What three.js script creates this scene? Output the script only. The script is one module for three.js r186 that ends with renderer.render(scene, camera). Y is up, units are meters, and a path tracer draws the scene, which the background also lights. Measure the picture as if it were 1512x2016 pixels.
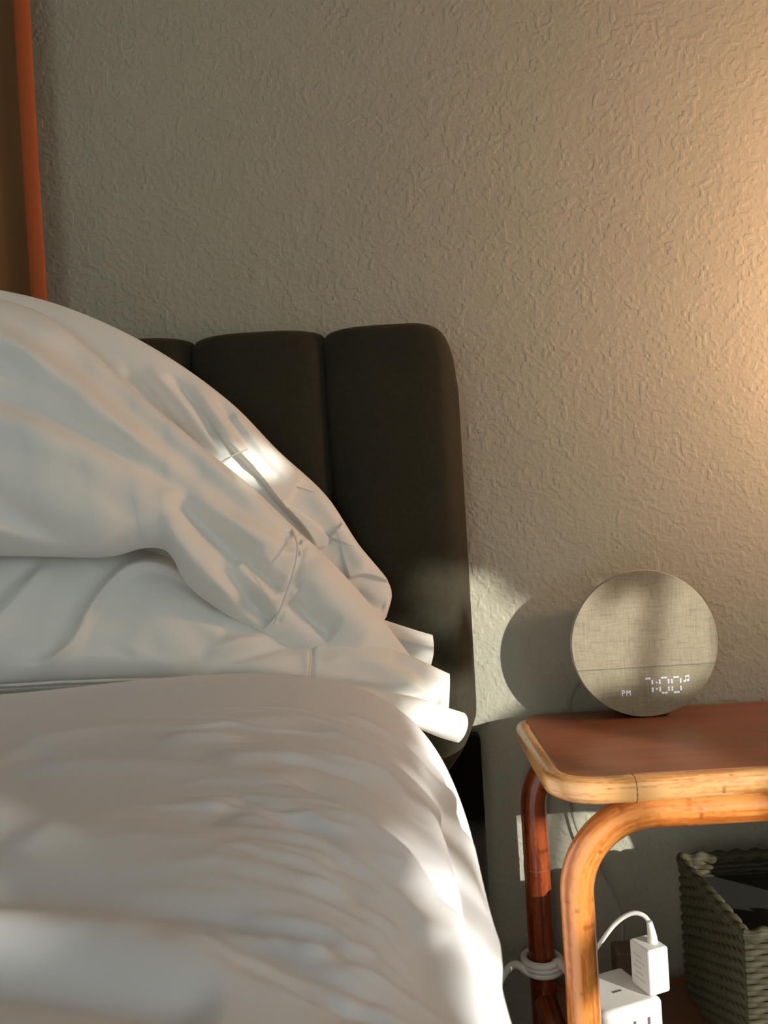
import * as THREE from 'three';
import { mergeGeometries, mergeVertices, toCreasedNormals } from 'three/addons/utils/BufferGeometryUtils.js';
import { RoundedBoxGeometry } from 'three/addons/geometries/RoundedBoxGeometry.js';
import { RectAreaLightUniformsLib } from 'three/addons/lights/RectAreaLightUniformsLib.js';
import { TextGeometry } from 'three/addons/geometries/TextGeometry.js';
import { FontLoader } from 'three/addons/loaders/FontLoader.js';

// ------------------------------------------------------------------ camera, sky, sun, exposure
const scene = new THREE.Scene();
const F = 1700, EYE = new THREE.Vector3(0, 0.827, 1.035), ROLL = THREE.MathUtils.degToRad(3.3);
const camera = new THREE.PerspectiveCamera(THREE.MathUtils.radToDeg(2 * Math.atan(1008 / F)), 1512 / 2016, 0.02, 60);
camera.position.copy(EYE);
camera.rotation.set(0, 0, -ROLL);
camera.focus = 0.95;
camera.userData.fStop = 15;

const EXPOSURE = 0.27;
scene.background = new THREE.Color().setRGB(11.3, 12.9, 12.9);           // pale evening sky
const SUN = new THREE.Vector3(0.70, 0.20, 0.68).normalize();          // towards the sun: low, from the right and behind the viewer
const sun = new THREE.DirectionalLight(new THREE.Color().setRGB(1.0, 0.96, 0.86), 25);
sun.position.copy(SUN).multiplyScalar(8).add(new THREE.Vector3(0, 0.8, 0.3));
sun.target.position.set(0, 0.8, 0.3);
sun.castShadow = true;
sun.shadow.mapSize.set(4096, 4096);
Object.assign(sun.shadow.camera, { left: -2, right: 2, top: 2, bottom: -2, near: 0.5, far: 14 });
scene.add(sun, sun.target);
const LAMP_COLOR = new THREE.Color().setRGB(1.0, 0.57, 0.33), LAMP_POWER = 9.2;

// ------------------------------------------------------------------ helpers
let seed = 20117;
const rnd = () => { seed = (seed * 1664525 + 1013904223) >>> 0; return seed / 4294967296; };
const V = (x, y, z) => new THREE.Vector3(x, y, z);
const lerp = THREE.MathUtils.lerp, clamp = THREE.MathUtils.clamp, sstep = THREE.MathUtils.smoothstep;
// a point measured on the photograph at a given distance from the lens plane
const SR = Math.sin(ROLL), CR = Math.cos(ROLL);
function at(px, py, d) {
  const dx = px - 756, dy = py - 1008;
  return V((dx * CR - dy * SR) * d / F, EYE.y - (dx * SR + dy * CR) * d / F, EYE.z - d);
}
const names = {};
function numbered(n) { const k = names[n] = (names[n] ?? -1) + 1; return k ? n + '_' + String(k).padStart(3, '0') : n; }
function shadow(o) { o.castShadow = true; o.receiveShadow = true; return o; }
function thing(name, label, category, pos = V(0, 0, 0), group) {
  const o = new THREE.Group(); o.name = numbered(name); o.position.copy(pos);
  o.userData = { label, category }; if (group) o.userData.group = group;
  scene.add(o); return o;
}
function part(name, geo, mat, parent, label) {
  const g = Array.isArray(geo) ? mergeGeometries(geo.map((q) => { const n = q.index ? q.toNonIndexed() : q.clone(); for (const a of Object.keys(n.attributes)) if (!['position', 'normal', 'uv'].includes(a)) n.deleteAttribute(a); return n; })) : geo;
  const m = shadow(new THREE.Mesh(g, mat)); m.name = name;
  if (label) m.userData.label = label;
  // geometry is written in world coordinates; take the thing's own origin off
  if (parent) { let p = parent; while (p && p !== scene) { m.position.sub(p.position); p = p.parent; } parent.add(m); }
  return m;
}
function struct(name, geo, mat) { const m = part(name, geo, mat); m.userData.kind = 'structure'; scene.add(m); return m; }
function box(x0, x1, y0, y1, z0, z1, r = 0.003) {
  const w = x1 - x0, h = y1 - y0, l = z1 - z0;
  const g = r > 0 ? new RoundedBoxGeometry(w, h, l, 3, Math.min(r, w / 2.1, h / 2.1, l / 2.1)) : new THREE.BoxGeometry(w, h, l);
  g.translate((x0 + x1) / 2, (y0 + y1) / 2, (z0 + z1) / 2); return g;
}
// tileable value noise
function makeNoise(s) {
  const perm = new Uint8Array(512); let q = s >>> 0; const r = () => { q = (q * 1664525 + 1013904223) >>> 0; return q / 4294967296; };
  const p = Array.from({ length: 256 }, (_, i) => i); for (let i = 255; i > 0; i--) { const j = Math.floor(r() * (i + 1)); [p[i], p[j]] = [p[j], p[i]]; }
  for (let i = 0; i < 512; i++) perm[i] = p[i & 255];
  return (x, y, px, py) => {
    const xi = Math.floor(x), yi = Math.floor(y), fx = x - xi, fy = y - yi, u = fx * fx * fx * (fx * (fx * 6 - 15) + 10), v = fy * fy * fy * (fy * (fy * 6 - 15) + 10);
    const h = (a, b) => perm[(perm[(((a % px) + px) % px) & 255] + (((b % py) + py) % py)) & 255] / 255;
    return lerp(lerp(h(xi, yi), h(xi + 1, yi), u), lerp(h(xi, yi + 1), h(xi + 1, yi + 1), u), v);
  };
}
const N1 = makeNoise(7), N2 = makeNoise(91), N3 = makeNoise(413);
function texture(size, fn, srgb = true, rx = 1, ry = 1, sizeY = size) {
  const d = new Uint8Array(size * sizeY * 4);
  for (let j = 0; j < sizeY; j++) for (let i = 0; i < size; i++) {
    const c = fn(i / size, j / sizeY), k = (j * size + i) * 4;
    if (typeof c === 'number') d[k] = d[k + 1] = d[k + 2] = clamp(c, 0, 1) * 255; else for (let n = 0; n < 3; n++) d[k + n] = clamp(c[n], 0, 1) * 255;
    d[k + 3] = 255;
  }
  const t = new THREE.DataTexture(d, size, sizeY); t.wrapS = t.wrapT = THREE.RepeatWrapping; t.magFilter = THREE.LinearFilter; t.minFilter = THREE.LinearMipmapLinearFilter;
  t.generateMipmaps = true; if (srgb) t.colorSpace = THREE.SRGBColorSpace; t.repeat.set(rx, ry); t.needsUpdate = true; return t;
}
const mix3 = (a, b, t) => a.map((v, i) => lerp(v, b[i], t));

// surfaces built as a grid of points f(a, b), a and b in 0..1
function sheet(nu, nv, f, closedV = false, uvScale = [1, 1]) {
  const pos = [], uv = [], idx = [];
  for (let i = 0; i <= nu; i++) for (let j = 0; j <= nv; j++) { const p = f(i / nu, j / nv); pos.push(p.x, p.y, p.z); uv.push(i / nu * uvScale[0], j / nv * uvScale[1]); }
  for (let i = 0; i < nu; i++) for (let j = 0; j < nv; j++) { const a = i * (nv + 1) + j, b = a + nv + 1; idx.push(a, b, a + 1, b, b + 1, a + 1); }
  const g = new THREE.BufferGeometry(); g.setAttribute('position', new THREE.Float32BufferAttribute(pos, 3)); g.setAttribute('uv', new THREE.Float32BufferAttribute(uv, 2)); g.setIndex(idx); g.computeVertexNormals();
  if (closedV) { const n = g.attributes.normal; for (let i = 0; i <= nu; i++) { const a = i * (nv + 1), b = a + nv, s = V(n.getX(a) + n.getX(b), n.getY(a) + n.getY(b), n.getZ(a) + n.getZ(b)).normalize(); n.setXYZ(a, s.x, s.y, s.z); n.setXYZ(b, s.x, s.y, s.z); } }
  return g;
}
// a round bar swept along points; rad(t, phi, length) is its radius, uv in metres
function sweep(points, rad, { segs = 120, around = 20, closed = false, caps = true, tension = 0.5, flat = 1 } = {}) {
  const curve = points instanceof THREE.Curve ? points : new THREE.CatmullRomCurve3(points, closed, 'catmullrom', tension);
  const L = curve.getLength(), fr = curve.computeFrenetFrames(segs, closed), pos = [], uv = [], idx = [], R = typeof rad === 'function' ? rad : () => rad;
  for (let i = 0; i <= segs; i++) {
    const t = i / segs, p = curve.getPointAt(t);
    for (let j = 0; j <= around; j++) {
      const a = j / around * Math.PI * 2, r = R(t, a, t * L), c = Math.cos(a) * r, s = Math.sin(a) * r * flat;
      pos.push(p.x + fr.normals[i].x * c + fr.binormals[i].x * s, p.y + fr.normals[i].y * c + fr.binormals[i].y * s, p.z + fr.normals[i].z * c + fr.binormals[i].z * s);
      uv.push(t * L, j / around);
    }
  }
  for (let i = 0; i < segs; i++) for (let j = 0; j < around; j++) { const a = i * (around + 1) + j, b = a + around + 1; idx.push(a, a + 1, b, b, a + 1, b + 1); }
  if (caps && !closed) for (const [i, o] of [[0, 0], [segs, 1]]) {
    const p = curve.getPointAt(i / segs), c = pos.length / 3; pos.push(p.x, p.y, p.z); uv.push(i / segs * L, 0.5);
    for (let j = 0; j < around; j++) { const a = i * (around + 1) + j; o ? idx.push(c, a, a + 1) : idx.push(c, a + 1, a); }
  }
  const g = new THREE.BufferGeometry(); g.setAttribute('position', new THREE.Float32BufferAttribute(pos, 3)); g.setAttribute('uv', new THREE.Float32BufferAttribute(uv, 2)); g.setIndex(idx); g.computeVertexNormals();
  const n = g.attributes.normal; for (let i = 0; i <= segs; i++) { const a = i * (around + 1), b = a + around, s = V(n.getX(a) + n.getX(b), n.getY(a) + n.getY(b), n.getZ(a) + n.getZ(b)).normalize(); n.setXYZ(a, s.x, s.y, s.z); n.setXYZ(b, s.x, s.y, s.z); }
  return g;
}
// folds of cloth: each one follows a line of points in a plane and lifts or sinks the cloth there
function smoothLine(pts, n = 24) { const c = new THREE.CatmullRomCurve3(pts.map(([x, y]) => V(x, y, 0)), false, 'centripetal'); return c.getPoints(n).map((p) => [p.x, p.y]); }
function nearest(line, x, y) {
  let best = 1e9, side = 0, at = 0;
  for (let i = 0; i < line.length - 1; i++) {
    const [ax, ay] = line[i], [bx, by] = line[i + 1], ex = bx - ax, ey = by - ay, l2 = ex * ex + ey * ey || 1e-12, t = clamp(((x - ax) * ex + (y - ay) * ey) / l2, 0, 1);
    const dx = x - ax - ex * t, dy = y - ay - ey * t, d = dx * dx + dy * dy;
    if (d < best) { best = d; side = ex * dy - ey * dx; at = (i + t) / (line.length - 1); }
  }
  return [Math.sqrt(best), Math.sign(side) || 1, at];
}
function fold(pts, amp, width, { step = false, decay = 0.05, ends = [0.15, 0.15], skew = 0 } = {}) {
  const line = smoothLine(pts), xs = line.map((p) => p[0]), ys = line.map((p) => p[1]), reach = step ? decay * 3 : width * 3.2;
  const b = [Math.min(...xs) - reach, Math.max(...xs) + reach, Math.min(...ys) - reach, Math.max(...ys) + reach];
  return (x, y) => {
    if (x < b[0] || x > b[1] || y < b[2] || y > b[3]) return 0;
    const [d, s, t] = nearest(line, x, y), taper = (ends[0] > 0 ? sstep(t, 0, ends[0]) : 1) * (ends[1] > 0 ? 1 - sstep(t, 1 - ends[1], 1) : 1);
    if (step) { const q = d * s; return amp * taper * (q > 0 ? sstep(q, -width, width) * Math.exp(-q / decay) : sstep(q, -width, width)); }
    const q = d / (width * (1 + skew * s)); return amp * taper * Math.exp(-q * q);
  };
}

// ------------------------------------------------------------------ materials
const std = (o) => new THREE.MeshStandardMaterial(o), phys = (o) => new THREE.MeshPhysicalMaterial(o);
const rgb = (r, g, b) => new THREE.Color().setRGB(r, g, b);
// orange-peel plaster: 0.5 m tile
const wallBump = texture(1024, (u, v) => {
  const wob = N3(u * 30, v * 30, 30, 30) * 1.2, a = N1(u * 104 + wob, v * 96 + wob, 104, 96), b = N2(u * 190 + wob, v * 180, 190, 180), c = N3(u * 36, v * 36, 36, 36);
  return clamp(sstep(a, 0.36, 0.80) * 0.50 * (0.5 + c) + sstep(b, 0.35, 0.8) * 0.22 + 0.15 * c, 0, 1);
}, false, 2, 2);
const wallTone = texture(512, (u, v) => { const n = N1(u * 5, v * 5, 5, 5) * 0.6 + N2(u * 17, v * 17, 17, 17) * 0.4, k = 0.98 + n * 0.04; return [0.63 * k, 0.622 * k, 0.56 * k]; }, true, 1, 1);
const M = {};
M.wall = std({ map: wallTone, bumpMap: wallBump, bumpScale: 0.0007, roughness: 0.7 });
M.paint = std({ color: rgb(0.55, 0.55, 0.53), roughness: 0.85 });
M.floor = std({ map: texture(512, (u, v) => { const g = N1(u * 6, v * 60, 6, 60) * 0.5 + N2(u * 20, v * 200, 20, 200) * 0.5; return mix3([0.36, 0.25, 0.17], [0.52, 0.38, 0.27], g); }), roughness: 0.5 });
M.joint = std({ color: rgb(0.05, 0.03, 0.02), roughness: 0.8 });
M.frame = std({ color: rgb(0.75, 0.73, 0.68), roughness: 0.45 });
M.glass = phys({ color: 0xffffff, transmission: 1, thickness: 0, roughness: 0, ior: 1.45 });
const weaveBump = texture(256, (u, v) => 0.5 + 0.25 * Math.sin(u * Math.PI * 2 * 64) * Math.cos(v * Math.PI * 2 * 64) + 0.25 * (N2(u * 40, v * 40, 40, 40) - 0.5), false, 10, 10);
M.linen = phys({ color: rgb(0.875, 0.87, 0.835), roughness: 0.82, sheen: 0.25, sheenRoughness: 0.6, sheenColor: rgb(1, 0.97, 0.93), bumpMap: weaveBump, bumpScale: 0.0001 });
M.duvet = phys({ color: rgb(0.77, 0.78, 0.81), roughness: 0.62, sheen: 0.35, sheenRoughness: 0.45, sheenColor: rgb(0.95, 0.95, 1) });
M.sheet = phys({ color: rgb(0.80, 0.78, 0.75), roughness: 0.85 });
M.thread = std({ color: rgb(0.74, 0.70, 0.65), roughness: 0.9 });
const velvetTone = texture(512, (u, v) => { const n = N1(u * 8, v * 8, 8, 8) * 0.35 + N2(u * 90, v * 140, 90, 140) * 0.65, k = 0.80 + n * 0.3; return [0.155 * k, 0.143 * k, 0.075 * k]; }, true, 3, 3);
M.velvet = phys({ map: velvetTone, roughness: 0.9, sheen: 0.65, sheenRoughness: 0.55, sheenColor: rgb(0.26, 0.19, 0.06), bumpMap: weaveBump, bumpScale: 0.0006 });
M.darkSeam = std({ color: rgb(0.012, 0.011, 0.008), roughness: 0.95 });
M.blackWood = phys({ color: rgb(0.006, 0.005, 0.004), roughness: 0.95, specularIntensity: 0.12 });
// rattan cane: u in metres along the pole, v once round it
function caneMap(light, dark, s) {
  return texture(1024, (u, v) => {
    const g = N1(u * 5, v * 14 + s, 5, 14) * 0.45 + N2(u * 9, v * 46 + s, 9, 46) * 0.35 + N3(u * 70, v * 50, 70, 50) * 0.2;
    let c = mix3(dark, light, sstep(g, 0.22, 0.66)); const spot = N3(u * 46 + s, v * 11, 46, 11); if (spot > 0.88) c = mix3(c, mix3(dark, [0.1, 0.04, 0.02], 0.35), sstep(spot, 0.88, 0.98) * 0.5);
    return c;
  }, true, 3, 1, 256);
}
M.cane = phys({ map: caneMap([0.86, 0.56, 0.28], [0.72, 0.39, 0.16], 0), roughness: 0.3, clearcoat: 0.9, clearcoatRoughness: 0.26 });  // front legs: sunlit brightness put into the colour
M.caneShaded = phys({ map: caneMap([0.55, 0.25, 0.10], [0.37, 0.135, 0.05], 3), roughness: 0.3, clearcoat: 0.6, clearcoatRoughness: 0.25 });  // same cane, shade of the back legs and rails put into the colour
M.canePale = phys({ map: caneMap([0.86, 0.66, 0.43], [0.73, 0.47, 0.24], 5), roughness: 0.32, clearcoat: 1.0, clearcoatRoughness: 0.26 });
M.node = std({ color: rgb(0.16, 0.065, 0.022), roughness: 0.6 });
M.top = phys({ map: texture(1024, (u, v) => { const g = N1(u * 4, v * 50, 4, 50) * 0.5 + N2(u * 9, v * 150, 9, 150) * 0.5; return mix3([0.47, 0.27, 0.16], [0.57, 0.335, 0.20], g); }, true, 2, 2), roughness: 0.42, clearcoat: 0.25, clearcoatRoughness: 0.3 });
M.shelf = std({ color: rgb(0.16, 0.07, 0.035), roughness: 0.5 });
const clothGrey = (base) => texture(1024, (u, v) => { const a = N1(u * 26, v * 256, 26, 256), b = N2(u * 256, v * 26, 256, 26), g = N3(u * 9, v * 110, 9, 110), h = N1(u * 110, v * 9, 110, 9); const k = 0.90 + a * 0.09 + b * 0.09 - Math.max(0, g - 0.7) * 0.26 - Math.max(0, h - 0.72) * 0.22; return base.map((c) => c * k); }, true, 6, 6);
M.clockFabric = std({ map: clothGrey([0.565, 0.53, 0.455]), roughness: 0.95 });
M.clockFabricLow = std({ map: clothGrey([0.535, 0.51, 0.43]), roughness: 0.95 });
M.clockShell = std({ color: rgb(0.50, 0.46, 0.39), roughness: 0.6 });
M.digit = std({ color: rgb(0.5, 0.5, 0.55), emissive: rgb(0.80, 0.80, 0.98), emissiveIntensity: 1.0, roughness: 0.6 });
M.darkPlastic = std({ color: rgb(0.02, 0.018, 0.016), roughness: 0.5 });
M.whitePlastic = std({ color: rgb(0.78, 0.77, 0.74), roughness: 0.35 });
M.whiteCable = std({ color: rgb(0.74, 0.72, 0.68), roughness: 0.5 });
M.slot = std({ color: rgb(0.10, 0.09, 0.09), roughness: 0.7 });
M.brownPlastic = std({ color: rgb(0.10, 0.06, 0.035), roughness: 0.5 });
M.seagrass = std({ map: texture(256, (u, v) => { const n = N1(u * 8, v * 60, 8, 60); return mix3([0.17, 0.165, 0.11], [0.33, 0.30, 0.19], n); }), roughness: 0.8 });
M.seagrassPale = std({ color: rgb(0.42, 0.26, 0.12), roughness: 0.75 });
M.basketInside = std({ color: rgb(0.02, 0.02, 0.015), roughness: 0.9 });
M.curtain = phys({ color: rgb(0.22, 0.10, 0.028), roughness: 0.9, sheen: 0.15, sheenColor: rgb(0.8, 0.4, 0.15), transmission: 0.3, thickness: 0, side: THREE.DoubleSide });
M.curtainHem = phys({ color: rgb(0.42, 0.09, 0.02), roughness: 0.9 });
M.leaf = phys({ color: rgb(0.10, 0.17, 0.035), roughness: 0.7, transmission: 0.25, thickness: 0, side: THREE.DoubleSide });
M.bark = std({ color: rgb(0.12, 0.08, 0.05), roughness: 0.9 });
M.lampGlass = std({ color: rgb(0.9, 0.75, 0.55), emissive: LAMP_COLOR, emissiveIntensity: 1.2, roughness: 0.5 });
M.brass = std({ color: rgb(0.45, 0.28, 0.1), metalness: 0.9, roughness: 0.35 });

// ------------------------------------------------------------------ the room
const XL = -2.3, XR = 1.5, ZF = 3.3, HC = 2.45, TH = 0.12;
function wallUV(g) { const p = g.attributes.position, n = g.attributes.normal, uv = g.attributes.uv; for (let i = 0; i < p.count; i++) { const ax = Math.abs(n.getX(i)), ay = Math.abs(n.getY(i)); uv.setXY(i, ax > 0.7 ? p.getZ(i) : p.getX(i), ay > 0.7 ? p.getZ(i) : p.getY(i)); } return g; }
const wb = (...a) => wallUV(box(...a, 0));
struct('wall_back', wb(XL - TH, XR + TH, -0.1, HC + 0.1, -TH, 0), M.wall);
struct('wall_left', wb(XL - TH, XL, -0.1, HC + 0.1, 0, ZF), M.paint);
const WZ0 = 1.175, WZ1 = 2.85, WY0 = 0.56, WY1 = 2.0;
struct('wall_right', [wb(XR, XR + TH, -0.1, WY0, 0, ZF), wb(XR, XR + TH, WY1, HC + 0.1, 0, ZF), wb(XR, XR + TH, WY0, WY1, 0, WZ0), wb(XR, XR + TH, WY0, WY1, WZ1, ZF)], M.paint);
const FX0 = -1.3, FX1 = -0.5, FY0 = 0.85, FY1 = 2.1;
struct('wall_front', [wb(XL - TH, XR + TH, -0.1, FY0, ZF, ZF + TH), wb(XL - TH, XR + TH, FY1, HC + 0.1, ZF, ZF + TH), wb(XL - TH, FX0, FY0, FY1, ZF, ZF + TH), wb(FX1, XR + TH, FY0, FY1, ZF, ZF + TH)], M.paint);
struct('floor', wb(XL - TH, XR + TH, -0.1, 0, -TH, ZF + TH), M.floor);
struct('ceiling', wb(XL - TH, XR + TH, HC, HC + 0.1, -TH, ZF + TH), M.paint);
struct('baseboard_back', box(XL, XR, 0, 0.085, 0, 0.012, 0.004), M.frame);
{
  const w1 = struct('unseen_window_1', [box(XR + 0.04, XR + 0.08, WY0, WY0 + 0.04, WZ0, WZ1), box(XR + 0.04, XR + 0.08, WY1 - 0.04, WY1, WZ0, WZ1), box(XR + 0.04, XR + 0.08, WY0, WY1, WZ0, WZ0 + 0.03), box(XR + 0.04, XR + 0.08, WY0, WY1, WZ1 - 0.03, WZ1)], M.frame);  // out of view, sized to shape the sun on wall and clock
  part('pane', box(XR + 0.058, XR + 0.062, WY0 + 0.02, WY1 - 0.02, WZ0 + 0.02, WZ1 - 0.02, 0), M.glass, w1);
  part('sill', box(XR - 0.03, XR + 0.04, WY0 - 0.02, WY0 + 0.005, WZ0 - 0.04, WZ1 + 0.04), M.frame, w1);
  const w2 = struct('unseen_window_2', [box(FX0, FX1, FY0, FY0 + 0.04, ZF + 0.04, ZF + 0.08), box(FX0, FX1, FY1 - 0.04, FY1, ZF + 0.04, ZF + 0.08), box(FX0, FX0 + 0.04, FY0, FY1, ZF + 0.04, ZF + 0.08), box(FX1 - 0.04, FX1, FY0, FY1, ZF + 0.04, ZF + 0.08)], M.frame);  // out of view behind the camera, placed to light the room
  part('pane', box(FX0 + 0.02, FX1 - 0.02, FY0 + 0.02, FY1 - 0.02, ZF + 0.058, ZF + 0.062, 0), M.glass, w2);
}

// ------------------------------------------------------------------ bed frame with channelled headboard
const HBX = 0.0925, HBZ = 0.075;                                        // right edge of the headboard, its front face
const bed = thing('bed', 'dark olive velvet bed headboard with vertical padded channels against the wall', 'bed', V(-0.68, 0, 0.05));
{
  // one padded channel: rounded top corners only where the headboard ends; bottom corner cut away
  const CH = 0.1485, N = 11, left = HBX - CH * N;
  const outlineTop = (x) => { const c = 0.052, e = Math.min(HBX - x, x - left); return e < c ? -c * 0.74 * (1 - Math.sqrt(Math.max(0, 1 - ((c - e) / c) ** 2.6))) - (e < 0.012 ? (1 - e / 0.012) ** 2 * 0.008 : 0) : 0; };
  const outlineLow = (x) => { const c = 0.07, e = Math.min(HBX - x, x - left); return e < c ? (1 - e / c) ** 1.4 * 0.075 : 0; };
  for (let k = 0; k < N; k++) {
    const x0 = left + CH * k, x1 = x0 + CH;
    const g = sheet(44, 90, (a, b) => {
      // b runs from the lower back edge over the front to the upper back edge
      const x = lerp(x0, x1, a), puff = Math.pow(Math.max(0, 1 - Math.pow(Math.abs(a - 0.5) * 2, 3.2)), 0.55), endR = k === N - 1 ? sstep(a, 0.80, 1) : k === 0 ? 1 - sstep(a, 0, 0.2) : 0;
      const yT = 1.030 + 0.0085 * puff + outlineTop(x), yB = 0.505 + outlineLow(x), zf = HBZ + 0.017 * puff - 0.022 * endR * endR;
      const t = (b - 0.5) * 2, r = 0.035, q = clamp((Math.abs(t) - 0.80) / 0.2, 0, 1), ang = q * Math.PI / 2;
      const mid = (yT + yB) / 2, half = (yT - yB) / 2;
      if (Math.abs(t) <= 0.80) return V(x, mid + t / 0.80 * (half - r), zf);
      const depth = zf - 0.022, y = half - r + r * Math.sin(Math.min(1, q * 1.7) * Math.PI / 2), z = q * 1.7 < 1 ? zf - r * (1 - Math.cos(q * 1.7 * Math.PI / 2)) : zf - r - (depth - r) * (q * 1.7 - 1) / 0.7;
      return V(x, mid + Math.sign(t) * y, z);
    }, false, [CH, 0.6]);
    part('headboard_panel', g, M.velvet, bed);
  }
  part('headboard_back', box(left + 0.01, HBX - 0.006, 0.585, 0.995, 0.012, 0.05, 0.01), M.blackWood, bed);
  part('headboard_leg', box(HBX - 0.13, HBX + 0.004, 0.0, 0.562, 0.012, 0.036, 0.004), M.blackWood, bed);
  part('headboard_leg', box(left + 0.02, left + 0.12, 0.0, 0.62, 0.012, 0.040, 0.004), M.blackWood, bed);
  part('side_rail', box(HBX - 0.075, HBX - 0.048, 0.20, 0.31, 0.03, 2.02, 0.006), M.blackWood, bed);
  part('side_rail', box(left + 0.04, left + 0.067, 0.20, 0.31, 0.03, 2.02, 0.006), M.blackWood, bed);
  part('foot_rail', box(left + 0.04, HBX - 0.048, 0.20, 0.31, 2.0, 2.03, 0.006), M.blackWood, bed);
  for (const x of [left + 0.05, HBX - 0.09]) part('foot_leg', box(x, x + 0.045, 0, 0.2, 1.96, 2.005, 0.004), M.blackWood, bed);
}
const mattress = thing('mattress', 'mattress in a white fitted sheet, its corner showing beside the headboard', 'mattress', V(-0.68, 0.30, 1));
{
  const g = new RoundedBoxGeometry(1.50, 0.290, 1.86, 8, 0.055); g.translate(-0.712, 0.4505, 1.03);
  const p = g.attributes.position; for (let i = 0; i < p.count; i++) { const x = p.getX(i), y = p.getY(i), z = p.getZ(i); p.setX(i, x + (x > 0 ? 0.004 * Math.sin(y * 60 + z * 14) : 0)); }
  g.computeVertexNormals();
  part('fitted_sheet', g, M.sheet, mattress);
}

// ------------------------------------------------------------------ duvet
const duvet = thing('duvet', 'rumpled white duvet spread over the bed in front of the pillows', 'duvet', V(-0.6, 0.6, 1));
{
  // cross-section of the bed's width: from the far left, over the crown, down the right side
  const prof = new THREE.CatmullRomCurve3([[-1.52, 0.40], [-1.50, 0.58], [-1.40, 0.655], [-1.1, 0.68], [-0.75, 0.690], [-0.45, 0.690], [-0.32, 0.690], [-0.2, 0.695], [-0.12, 0.694], [-0.06, 0.686], [-0.02, 0.671], [0.01, 0.648], [0.032, 0.617], [0.046, 0.580], [0.054, 0.54], [0.060, 0.46], [0.064, 0.36], [0.066, 0.27]].map(([x, y]) => V(x, y, 0)), false, 'centripetal');
  const PT = prof.getSpacedPoints(600), L = prof.getLength();
  const base = (s) => { const k = clamp(s, 0, 1) * 600, i = Math.min(599, Math.floor(k)); return PT[i].clone().lerp(PT[i + 1], k - i); };
  // where a line of sight first meets the duvet: (length along the section, z)
  function meet(px, py) {
    const dir = at(px, py, 1).sub(EYE); let best = null;
    for (let d = 0.2; d < 0.86; d += 0.004) {
      const p = EYE.clone().addScaledVector(dir, d);
      for (let i = 60; i < 600; i++) if ((PT[i].x - p.x) * (PT[i + 1].x - p.x) <= 0 && p.y <= Math.max(PT[i].y, PT[i + 1].y)) { best = [i / 600 * L, p.z]; break; }
      if (best) return best;
      if (p.x > 0.066) break;
    }
    return [0.985 * L * 0.9, EYE.z - 0.6];
  }
  const F2 = [], R = (pts, amp, w, o) => F2.push(fold(pts.map(([x, y]) => meet(x, y)), amp, w, o));
  R([[10, 1470], [200, 1440], [420, 1430], [640, 1420]], 0.0045, 0.014);
  R([[300, 1460], [400, 1458], [520, 1462]], 0.006, 0.012, { ends: [0.4, 0.4] });
  R([[0, 1490], [150, 1490], [350, 1500], [560, 1530]], -0.004, 0.014);
  R([[0, 1520], [200, 1510], [450, 1530], [640, 1590], [800, 1690], [900, 1790]], 0.0055, 0.016);
  R([[400, 1500], [560, 1490], [700, 1520], [820, 1590]], 0.004, 0.012);
  R([[600, 1430], [720, 1480], [820, 1560], [880, 1640]], 0.004, 0.010);
  R([[650, 1410], [760, 1450], [850, 1540], [900, 1620]], 0.0035, 0.008);
  R([[560, 1530], [700, 1600], [830, 1710], [920, 1840]], -0.006, 0.012);
  R([[440, 1610], [600, 1660], [760, 1750], [880, 1880]], 0.006, 0.014);
  R([[430, 1590], [560, 1620], [700, 1690], [820, 1780]], -0.004, 0.010);
  R([[0, 1660], [250, 1660], [500, 1700], [700, 1760]], 0.004, 0.024);
  R([[-80, 1760], [0, 1765], [250, 1785], [500, 1845], [700, 1950]], -0.005, 0.016, { ends: [0, 0.3] });
  R([[-80, 1850], [0, 1850], [200, 1862], [420, 1900], [640, 1985]], 0.007, 0.016, { ends: [0, 0.3] });
  R([[-80, 1940], [0, 1940], [150, 1955], [330, 1985], [450, 2016]], -0.006, 0.010, { ends: [0, 0.2] });
  R([[840, 1500], [885, 1600], [930, 1750], [970, 1900]], 0.0045, 0.010);
  R([[860, 1560], [900, 1680], [930, 1820], [950, 1960]], -0.005, 0.009);
  R([[820, 1560], [870, 1700], [900, 1850], [905, 2000]], 0.005, 0.012);
  R([[760, 1700], [830, 1830], [850, 2000]], -0.005, 0.014);
  R([[900, 1640], [950, 1800], [985, 1950]], 0.005, 0.007);
  for (let k = 0; k < 70; k++) {
    const q = rnd(), A = [[0, 1430], [350, 1395], [640, 1400], [820, 1500], [900, 1660]], B = [[0, 1930], [300, 1900], [560, 1960], [760, 2040], [900, 2100]];
    const full = smoothLine(A.map(([x, y], i) => [lerp(x, B[i][0], q), lerp(y, B[i][1], q)]), 20), n = 8 + Math.floor(rnd() * 9), o = Math.floor(Math.pow(rnd(), 0.6) * (20 - n));
    R(full.slice(o, o + n + 1).map(([x, y]) => [x + 8 * (rnd() - 0.5), y + 8 * (rnd() - 0.5)]), (rnd() < 0.6 ? 1 : -1) * (0.0008 + rnd() * 0.0016), 0.0026 + rnd() * 0.0035, { ends: [0.4, 0.4] });
  }
  const W = (s, z) => { let h = 0; for (const f of F2) h += f(s, z); return h + 0.0012 * (N1(s * 5 + z * 3, z * 26, 64, 64) - 0.5) + 0.003 * (N2(s * 2, z * 7 + s, 64, 64) - 0.5); };
  const zHead = 0.268, zFoot = 2.06, rows = [];
  const nz = 440, ns = 640;
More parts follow.
